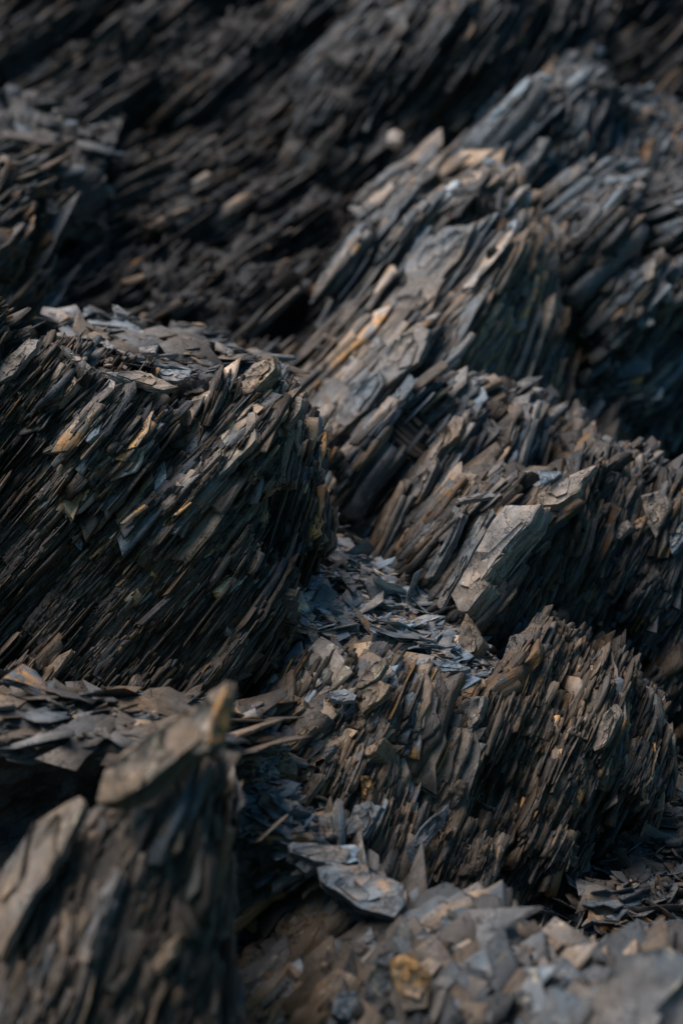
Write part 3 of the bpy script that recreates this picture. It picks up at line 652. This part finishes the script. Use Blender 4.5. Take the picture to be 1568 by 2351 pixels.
# ================================================================== SINGLE SLABS
def N(theta, beta): return bedding(theta, beta)[2]
FLAT = norm(np.array([-.1, -.45, .9]))
def nv(x, y, z): return norm(np.array([x, y, z], float))
ALLV = np.concatenate(STORE); _rel = ALLV - CAM; _d = _rel @ F
PXY = np.stack([((_rel @ R) / _d / (2 * TX) + .5) * PW, (.5 - (_rel @ U) / _d / (2 * TY)) * PH], 1)
def rest(poly, rad=16, pc=6):
    """distance of the rock surface that a slab seen at POLY rests on"""
    c = np.mean(poly, axis=0)
    for r in (rad, rad * 2, rad * 4):
        k = (np.abs(PXY[:, 0] - c[0]) < r) & (np.abs(PXY[:, 1] - c[1]) < r)
        if k.sum() > 12: return float(np.percentile(_d[k], pc))
    return 6.0
def c1(*p): return [(457 + .3125 * x, 1437 + .3125 * y) for x, y in p]
def c2(*p): return [(.4688 * x, 686 + .4688 * y) for x, y in p]
def c3(*p): return [(980 + .375 * x, 898 + .375 * y) for x, y in p]
roots = {o['label'].split()[0] + str(i): o for i, o in enumerate(C.objects) if o.get('category') == 'rock outcrop'}
def rt(word):
    return next(o for o in C.objects if o.get('category') == 'rock outcrop' and word in o['label'])
MAIN, MID, FORE, NEAR = rt('upright edge'), rt('ribbed dark crag with'), rt('bottom of the picture'), rt('pointed tip')
PIL, SHO, RIDGE, HIGH = rt('straight pale pillar'), rt('squared off top'), rt('bedding surface'), rt('bluish strip')
SEED = [700]
def part(root, poly, nrm, thick, tint, off=.03, d=None, label=None, **kw):
    SEED[0] += 1; tint = (tint[0], tint[1] * 1.2, tint[2])
    slab(poly, (rest(poly) if d is None else d) - off, nrm, thick, tint, SEED[0], parent=root, name='slab', label=label, **kw)
def lone(label, poly, nrm, thick, tint, off=.02, d=None, name='slate_slab', **kw):
    SEED[0] += 1; tint = (tint[0], tint[1] * 1.12, tint[2])
    return slab(poly, (rest(poly) if d is None else d) - off, nrm, thick, tint, SEED[0], name=name, label=label, mat=SCREE, **kw)

# loose pieces around the gully and chute
lone('cracked pale brown slab lying between the spire and the ribbed crag', c1((480, 920), (640, 900), (710, 1010), (715, 1090), (610, 1080), (500, 1030), (475, 985)), FLAT, .024, (.75, 1.5, 0), .03)
lone('thin pale shard like a splinter lying across a cracked brown slab', c1((400, 890), (520, 890), (680, 878), (670, 904), (520, 912), (400, 905)), FLAT, .006, (.8, 1.9, 0), .075)
lone('pale blue grey slab lying on the brown shoulder of the ribbed crag', c1((960, 480), (1070, 462), (1160, 510), (1140, 545), (1050, 555), (960, 530)), FLAT, .012, (.05, 2.1, .2), .05)
lone('bright orange stained stone beside the blurred spire', c1((290, 1010), (350, 1040), (380, 1000), (415, 1060), (340, 1110), (300, 1080)), FLAT, .012, (.9, 1.7, 1), .03, name='stained_stone')
lone('pale grey flat slab with a pointed end below the orange stained stone', c1((410, 1180), (430, 1120), (590, 1200), (500, 1230), (450, 1240)), FLAT, .01, (.25, 1.7, 0), .03)
lone('pale slab with a notched edge lower down the chip slope', c1((520, 1230), (600, 1240), (680, 1380), (600, 1380), (560, 1310)), nv(.15, -.5, .8), .012, (.45, 1.8, 0), .03)
lone('blocky pale brown stone at the foot of the chip slope', c1((870, 1500), (910, 1460), (960, 1470), (1000, 1530), (950, 1568), (880, 1560)), nv(-.2, -.7, .65), .04, (.7, 1.6, 0), .02, name='blocky_stone')
lone('long thin slate splinter under the spire edge beside a yellowish stone', c1((210, 745), (340, 690), (470, 672), (400, 715), (270, 765)), nv(.2, -.7, .6), .012, (.5, .9, 0), .03)
lone('flat grey slab with a ragged edge at the foot of the gully', c3((30, 1650), (130, 1640), (270, 1700), (230, 1712), (90, 1712)), FLAT, .014, (.15, 1.9, 0), .04)
lone('small white blurred stone on the slabs left of the pale pillar', c3((60, 850), (130, 825), (165, 860), (120, 882)), FLAT, .012, (.3, 2.3, 0), .03, name='pale_stone')
lone('orange stained flat slab jutting over the ribbed crag', [(1030, 1600), (1040, 1567), (1110, 1558), (1115, 1575), (1080, 1595), (1040, 1612)], nv(-.1, -.7, .7), .014, (.8, 1.6, .9), .05)
lone('thin pale slab lying in the upper gully, longest of those there', c1((880, -120), (990, -70), (1010, -20), (960, -40)), FLAT, .01, (.5, 1.6, 0), .03)
lone('pale leaf shaped slab in the upper gully under the slabby shoulder', [(738, 1262), (770, 1262), (800, 1290), (790, 1300), (755, 1285)], FLAT, .012, (.6, 1.7, 0), .04)
lone('pale slab shaped like a wedge in the middle of the gully', [(778, 1312), (800, 1315), (820, 1348), (812, 1360), (792, 1340)], FLAT, .01, (.5, 1.8, 0), .04)
lone('flat bluish slab with a long tail in the middle of the gully', [(850, 1370), (875, 1372), (925, 1388), (900, 1392), (862, 1385)], FLAT, .01, (.2, 1.9, 0), .04)
# on top of the large crag
lone('wide thin slab bridging the hollow on top of the large crag', c2((520, 362), (690, 352), (872, 430), (800, 446), (640, 405)), nv(.12, -.34, .9), .014, (.6, 1.6, 0), .07)
lone('pale pinkish flat slab behind the wide bridging slab', c2((750, 345), (935, 350), (930, 382), (870, 402), (800, 397)), nv(.1, -.4, .9), .012, (.4, 2.1, 0), .05)
lone('small pale slab furthest back on the high ledge', c2((680, 240), (775, 225), (760, 265), (690, 262)), FLAT, .012, (.4, 2.0, 0), .05)
lone('curved pale slab at the back of the high ledge', c2((430, 185), (520, 192), (568, 240), (540, 246), (480, 208)), FLAT, .01, (.4, 1.9, 0), .05)
lone('small pale chip beside the pinkish flat slab', c2((880, 430), (920, 405), (962, 445), (900, 456)), FLAT, .01, (.4, 2.0, 0), .05, name='pale_stone')
lone('pale slab leaning down over the brow of the large crag', c2((298, 225), (335, 240), (440, 325), (462, 372), (420, 352), (340, 275)), nv(.3, -.6, .75), .014, (.5, 1.7, 0), .05)
lone('ochre crusted stone sticking out under the high ledge', c2((600, 560), (590, 500), (640, 470), (682, 470), (692, 502), (640, 582)), nv(-.2, -.8, .5), .03, (.9, 1.7, .8), .04, name='ochre_stone')
lone('pale kite shaped chip caught halfway down the large crag', [(163, 1228), (182, 1228), (190, 1245), (186, 1262), (172, 1250)], nv(0, -.8, .6), .008, (.3, 2.0, 0), .03, name='pale_stone')
lone('bluish chip standing out of the hollow below the high ledge', c2((700, 530), (760, 570), (778, 615), (740, 600)), nv(.2, -.8, .5), .008, (.1, 1.5, 0), .04)
# the caps on the pillar
lone('flat pale capping slab on the pillar, with a crack beside it', c3((470, 690), (475, 590), (510, 510), (690, 480), (825, 495), (700, 590), (620, 680), (560, 690)), nv(-.12, -.62, .78), .03, (.3, 1.8, .05), .11)
lone('pinkish capping slab lying over the edge of the pillar top', c3((680, 630), (830, 530), (1040, 455), (960, 540), (940, 610), (800, 690), (710, 695)), nv(-.12, -.6, .8), .03, (.55, 1.9, .05), .22)
lone('narrow flat slab lying beside the capping slabs', c3((185, 660), (430, 600), (472, 610), (440, 640), (200, 677)), nv(0, -.4, .9), .012, (.5, 1.5, 0), .06)
lone('white and ochre stone beyond the capping slabs', c3((1270, 800), (1350, 755), (1392, 810), (1330, 852), (1280, 845)), nv(-.2, -.7, .7), .04, (.8, 2.0, .6), .05, name='ochre_stone')
# high on the slope
lone('round white stone, very blurred, high on the dark slope', [(888, 322), (890, 302), (908, 296), (924, 304), (922, 322), (905, 332)], nv(-.1, -.7, .7), .035, (.8, 3.3, 0), .2, name='white_stone')
lone('pale bar shaped stone lying across the dark upper slope', [(164, 400), (185, 404), (225, 418), (262, 430), (258, 440), (215, 432), (180, 416)], nv(0, -.5, .85), .03, (.55, 2.8, 0), .35, name='pale_stone')
lone('upright pale block on the far ledge', [(122, 250), (142, 248), (142, 284), (118, 290)], nv(-.1, -.9, .4), .04, (.4, 1.9, 0), .25, name='pale_stone')
lone('bluish triangular chip on the small ochre outcrop edge', [(106, 448), (118, 452), (132, 482), (155, 490), (128, 496), (108, 488)], nv(-.1, -.8, .6), .03, (.1, 1.8, 0), .15, name='pale_stone')
lone('small white chip on the dark slope above the large crag', [(258, 700), (272, 702), (288, 714), (284, 722), (266, 716)], nv(0, -.6, .8), .02, (.4, 2.5, 0), .22, name='pale_stone')
# foreground
lone('large flat slab with an ochre patch topping the foreground crest', [(728, 1992), (775, 1984), (840, 1988), (925, 2030), (930, 2075), (905, 2105), (830, 2085), (785, 2052), (735, 2022)], nv(-.1, -.62, .78), .035, (.15, 1.6, .35), .10)
lone('second thick slab tucked under the ochre patched slab', [(760, 2040), (830, 2080), (915, 2095), (920, 2120), (860, 2125), (790, 2085)], nv(-.05, -.55, .8), .03, (.15, 1.4, 0), .07)
lone('flat grey slab at the start of the foreground crest', [(660, 1935), (720, 1935), (805, 1950), (795, 1980), (720, 1975), (665, 1955)], nv(0, -.5, .85), .02, (.2, 1.5, 0), .05)
lone('small rounded pale stone on the foreground crest', [(678, 1985), (695, 1970), (724, 1976), (728, 1992), (700, 2003)], nv(-.1, -.7, .7), .03, (.3, 1.9, 0), .03, name='pale_stone')

# slabs still fixed in the crags
for p, n_, t_, ti, off in (
    (c1((370, 865), (490, 680), (560, 660), (570, 690), (500, 830), (430, 860)), N(52, 38), .02, (.5, 1.5, 0), .04),
    (c1((490, 660), (690, 500), (770, 540), (770, 600), (640, 700), (560, 700)), N(48, 42), .025, (.95, .95, .25), .04),
    (c1((640, 840), (770, 740), (855, 735), (770, 820), (700, 900), (660, 915)), N(48, 42), .02, (.8, 1.3, 0), .04),
    (c1((900, 890), (1000, 740), (1080, 705), (1040, 800), (1000, 870), (920, 900)), N(52, 40), .02, (.75, 1.4, 0), .03),
    (c1((895, 960), (930, 900), (1000, 868), (980, 920), (920, 980)), N(52, 40), .015, (.65, 1.2, 0), .04),
    (c1((1155, 450), (1190, 330), (1370, 225), (1375, 280), (1310, 380), (1200, 450)), N(50, 42), .016, (.85, 1.3, .1), .05),
    (c1((1145, 550), (1180, 460), (1320, 400), (1405, 430), (1370, 500), (1200, 640)), N(50, 42), .016, (.85, 1.2, .1), .04),
    (c1((1195, 965), (1230, 900), (1362, 820), (1290, 930)), N(45, 35), .06, (.8, 1.3, 0), .04),
    (c1((690, 1330), (780, 1180), (840, 1090), (900, 1085), (900, 1130), (760, 1320), (700, 1400)), N(54, 35), .016, (.8, 1.25, 0), .05),
    (c1((1080, 1500), (1140, 1320), (1240, 1290), (1340, 1330), (1300, 1400), (1200, 1560), (1100, 1560)), N(52, 40), .016, (.1, 1.35, .1), .05),
    (c1((1190, 1100), (1270, 1110), (1280, 1200), (1230, 1280), (1200, 1260)), nv(.1, -.95, .3), .03, (.95, 1.1, 1), .02),
    (c1((960, 470), (1020, 360), (1100, 190), (1140, 200), (1120, 400), (1080, 460)), nv(-.35, -.85, .35), .03, (.95, .9, .3), .03),
    (c1((790, -20), (860, 0), (880, 110), (830, 130), (800, 60)), nv(-.3, -.8, .5), .012, (.6, 1.5, 0), .03),
    (c1((1330, 340), (1380, 250), (1470, 175), (1480, 220), (1430, 290)), N(45, 45), .016, (.6, 1.2, 0), .05),
    ([(905, 1985), (925, 1950), (975, 1895), (1030, 1845), (1020, 1890), (955, 1980), (920, 1992)], nv(.05, -.95, .35), .02, (0, 1.1, 0), .03),
    ([(965, 1900), (1010, 1850), (1050, 1790), (1068, 1802), (1065, 1830), (1030, 1870)], nv(-.3, -.9, .2), .03, (.8, .5, 0), .015),
    ([(930, 2032), (955, 1980), (988, 2050), (972, 2062)], nv(.1, -.95, .3), .02, (.9, .9, 0), .04),
    ([(1035, 1645), (1075, 1600), (1112, 1598), (1100, 1650), (1060, 1690)], N(55, 42), .020, (.7, 1.5, .2), .04),
    ([(1360, 1710), (1385, 1640), (1412, 1615), (1425, 1640), (1390, 1710), (1365, 1725)], N(58, 40), .016, (.8, 1.3, 0), .04),
    ([(1375, 1840), (1400, 1800), (1430, 1785), (1440, 1812), (1410, 1845)], N(45, 40), .018, (.8, 1.1, .2), .03)):
    part(MID, p, n_, t_, ti, off)
for p, n_, t_, ti, off in (
    (c2((0, 405), (-60, 400), (0, 320), (140, 195), (187, 200), (175, 242), (110, 312), (60, 372)), N(40, 40), .016, (.7, 1.6, 0), .06),
    (c2((825, 700), (860, 600), (950, 480), (1050, 435), (1067, 512), (980, 592), (987, 632), (900, 722), (850, 732)), N(50, 40), .016, (.8, 1.8, 0), .10),
    (c2((1190, 465), (1180, 390), (1240, 320), (1342, 275), (1345, 340), (1290, 400), (1230, 460)), N(48, 44), .035, (.8, 1.5, 0), .06),
    (c2((1330, 500), (1440, 465), (1482, 490), (1470, 540), (1400, 640), (1340, 600)), N(50, 42), .018, (.6, 1.2, .3), .05),
    (c2((960, 935), (1000, 870), (1100, 760), (1200, 670), (1215, 560), (1250, 560), (1252, 690), (1180, 765), (1080, 860), (1000, 935)), N(48, 32), .02, (.6, 1.3, 0), .04),
    (c2((205, 757), (270, 690), (380, 560), (375, 620), (275, 725)), N(50, 30), .02, (.75, 1.6, 0), .03),
    (c2((215, 545), (300, 470), (330, 400), (365, 380), (372, 410), (340, 455), (285, 515)), N(48, 32), .02, (.75, 1.6, 0), .04),
    (c2((410, 690), (440, 640), (495, 615), (480, 660), (430, 702)), N(42, 35), .012, (.1, 1.6, 0), .03),
    (c2((880, 930), (960, 840), (1080, 730), (1080, 760), (970, 870), (900, 950)), N(48, 25), .015, (.8, 1.2, 0), .03),
    (c2((420, 1120), (500, 1020), (590, 945), (600, 965), (520, 1060), (440, 1140)), N(48, 30), .015, (.75, 1.2, 0), .03),
    ([(60, 1590), (95, 1545), (130, 1510), (165, 1490), (130, 1540), (90, 1590)], N(48, 30), .012, (.9, 1.3, .4), .02),
    ([(565, 1300), (590, 1262), (602, 1268), (585, 1305), (570, 1318)], N(55, 40), .012, (.8, 1.4, .3), .02)):
    part(MAIN, p, n_, t_, ti, off)
part(PIL, c3((190, 1340), (150, 1250), (260, 1060), (400, 800), (480, 700), (700, 690), (640, 800), (500, 940), (400, 1080), (345, 1150), (372, 1190), (250, 1345)), N(54, 34),   .06, (.62, 1.9, .06), .08, label='long pale straight sided pillar of slate', layers=6, rough=.02)
for p, n_, t_, ti, off in (
    (c3((60, 1300), (120, 1180), (230, 1000), (340, 830), (365, 850), (270, 1010), (160, 1200), (90, 1330)), N(55, 32), .02, (.3, 1.25, 0), .05),
    (c3((130, 1120), (210, 960), (320, 770), (400, 720), (410, 745), (330, 860), (220, 1040), (150, 1150)), N(55, 32), .02, (.3, 1.35, 0), .06),
    (c3((-20, 1150), (60, 1000), (150, 850), (200, 740), (225, 750), (150, 930), (40, 1130)), N(56, 32), .02, (.5, 1.2, 0), .05),
    (c3((190, 1600), (200, 1450), (240, 1360), (342, 1540), (300, 1600), (250, 1645)), nv(-.35, -.75, .5), .05, (.95, 1.3, .1), .06),
    (c3((460, 1650), (510, 1500), (580, 1480), (605, 1520), (560, 1600), (490, 1655)), N(55, 40), .016, (.5, 1.2, 0), .05),
    (c3((1120, 920), (1150, 830), (1230, 790), (1250, 830), (1180, 900)), N(50, 40), .016, (.4, 1.4, 0), .05),
    (c3((1310, 640), (1440, 600), (1500, 700), (1400, 900), (1340, 760)), nv(-.3, -.8, .5), .04, (.6, 1.2, 0), .05),
    (c3((1480, 900), (1568, 800), (1640, 780), (1600, 880), (1500, 1000)), nv(-.4, -.7, .5), .04, (.1, 1.3, 0), .05),
    (c3((0, 1100), (60, 960), (130, 800), (170, 700), (200, 720), (150, 860), (60, 1080)), N(58, 35), .016, (.4, 1.1, 0), .04),
    (c3((560, 1010), (640, 880), (740, 720), (745, 800), (700, 880), (600, 1010)), nv(.3, -.9, .2), .03, (.7, .7, 0), .02)):
    part(PIL, p, n_, t_, ti, off)
for p, n_, t_, ti, off in (
    (c3((640, 440), (690, 340), (740, 295), (762, 320), (700, 432)), N(55, 42), .018, (.6, 1.5, 0), .05),
    (c3((330, 200), (380, 155), (465, 240), (400, 310), (360, 262)), nv(-.4, -.75, .5), .05, (.5, 1.5, 0), .05),
    (c3((-60, 520), (0, 400), (60, 310), (170, 150), (225, 160), (195, 270), (100, 340), (20, 470)), N(54, 38), .020, (.6, 1.4, .1), .06),
    (c3((-120, 700), (-80, 600), (0, 470), (50, 400), (60, 430), (10, 560), (-60, 690)), N(54, 38), .020, (.6, 1.3, .3), .05)):
    part(SHO, p, n_, t_, ti, off)
for p, n_, t_, ti, off in (
    ([(930, 610), (985, 540), (1040, 520), (1090, 510), (1060, 580), (1000, 650), (940, 670)], N(50, 40), .020, (.45, 1.5, 0), .05),
    ([(860, 760), (900, 680), (960, 640), (1020, 640), (980, 720), (900, 790)], N(50, 40), .020, (.55, 1.4, 0), .05),
    ([(850, 870), (880, 800), (960, 740), (985, 760), (960, 830), (880, 890)], N(50, 40), .020, (.6, 1.4, .2), .05),
    ([(1075, 500), (1080, 470), (1110, 445), (1150, 445), (1110, 480), (1100, 505)], N(60, 40), .018, (.8, 1.7, 0), .06),
    ([(770, 960), (800, 900), (870, 850), (880, 880), (840, 940), (790, 980)], N(50, 40), .018, (.2, 1.4, 0), .05),
    ([(710, 1010), (760, 960), (830, 930), (820, 960), (760, 1010), (720, 1040)], N(45, 40), .018, (.5, 1.3, 0), .05)):
    part(RIDGE, p, n_, t_, ti, off)
for p, n_, t_, ti, off in (
    ([(1090, 115), (1130, 55), (1190, -20), (1225, -20), (1170, 50), (1115, 125)], N(52, 38), .020, (0, 1.7, 0), .06),
    ([(1150, 430), (1180, 370), (1210, 310), (1260, 320), (1230, 370), (1180, 440)], N(55, 40), .020, (.3, 1.7, .1), .06)):
    part(HIGH, p, n_, t_, ti, off)
part(NEAR, [(222, 1840), (245, 1765), (330, 1700), (425, 1632), (470, 1640), (455, 1700), (400, 1745), (340, 1795), (265, 1838)], N(50, 42), .05, (.9, 1.0, 0), 0, d=4.53, label='long brown slab forming the crest of the spire')
part(NEAR, [(405, 1735), (428, 1655), (470, 1604), (502, 1578), (519, 1562), (524, 1585), (512, 1640), (498, 1705), (460, 1730)], N(60, 48), .03, (.75, 1.35, 0), 0, d=4.5, label='pale pointed tip of the spire')
part(NEAR, [(482, 1712), (490, 1650), (506, 1605), (522, 1580), (532, 1610), (530, 1660), (508, 1705)], nv(.25, -.95, .2), .04, (.95, 1.3, 1), 0, d=4.455, label='rusty orange side of the tip')
for p, n_, t_, ti, off in (
    ([(232, 1825), (240, 1770), (290, 1720), (400, 1640), (412, 1690), (330, 1790), (260, 1832)], N(48, 36), .016, (.9, 1.2, 0), 4.58),
    ([(380, 1700), (410, 1640), (450, 1620), (450, 1690), (400, 1740)], N(55, 36), .016, (.7, 1.1, 0), 4.57),
    ([(-40, 2160), (10, 1990), (80, 1890), (180, 1830), (190, 1850), (140, 1960), (60, 2080), (0, 2200)], N(55, 30), .018, (.85, 1.1, 0), 4.62),
    ([(440, 2130), (470, 2020), (520, 1900), (535, 1910), (500, 2040), (455, 2150)], nv(-.2, -.95, .2), .02, (.95, .9, .35), .02),
    ([(180, 2200), (220, 2080), (262, 1990), (275, 2000), (240, 2100), (200, 2210)], N(62, 25), .02, (.7, 1.1, 0), .03),
    ([(330, 2240), (370, 2180), (410, 2140), (400, 2190), (350, 2250)], N(60, 35), .016, (.9, 1.1, .2), .03)):
    part(NEAR, p, n_, t_, ti, off if off < 1 else 0, d=None if off < 1 else off)
for p, n_, t_, ti, off in (
    ([(895, 2205), (940, 2185), (985, 2235), (980, 2310), (925, 2320), (905, 2260)], nv(-.2, -.9, .45), .05, (.9, 1.9, 1), .17),
    ([(835, 2351), (840, 2260), (870, 2190), (905, 2180), (900, 2260), (920, 2351)], nv(-.3, -.9, .4), .04, (.2, 1.2, .2), .07),
    ([(1365, 2400), (1372, 2270), (1425, 2195), (1500, 2180), (1568, 2190), (1750, 2200), (1750, 2520), (1360, 2520)], nv(-.25, -.72, .62), .14, (.3, 1.3, .08), .17),
    ([(1185, 2250), (1215, 2185), (1262, 2150), (1290, 2165), (1240, 2220), (1205, 2280)], N(52, 42), .018, (.7, 1.5, 0), .05),
    ([(1225, 2400), (1260, 2320), (1310, 2260), (1372, 2275), (1340, 2351), (1300, 2420)], N(52, 42), .020, (.3, 1.4, 0), .05),
    ([(1010, 2235), (1020, 2160), (1050, 2105), (1095, 2110), (1085, 2180), (1040, 2245)], N(62, 42), .018, (.7, 1.3, 0), .04),
    ([(1110, 2351), (1130, 2300), (1200, 2270), (1230, 2290), (1200, 2351)], nv(-.3, -.7, .6), .04, (.3, 1.3, 0), .04),
    ([(985, 2370), (1000, 2290), (1040, 2260), (1080, 2270), (1060, 2370)], nv(-.3, -.85, .4), .04, (.3, 1.3, .1), .04),
    ([(760, 2330), (770, 2280), (820, 2275), (830, 2300), (800, 2340)], nv(-.2, -.6, .7), .03, (.2, 1.3, 0), .04)):
    part(FORE, p, n_, t_, ti, off)
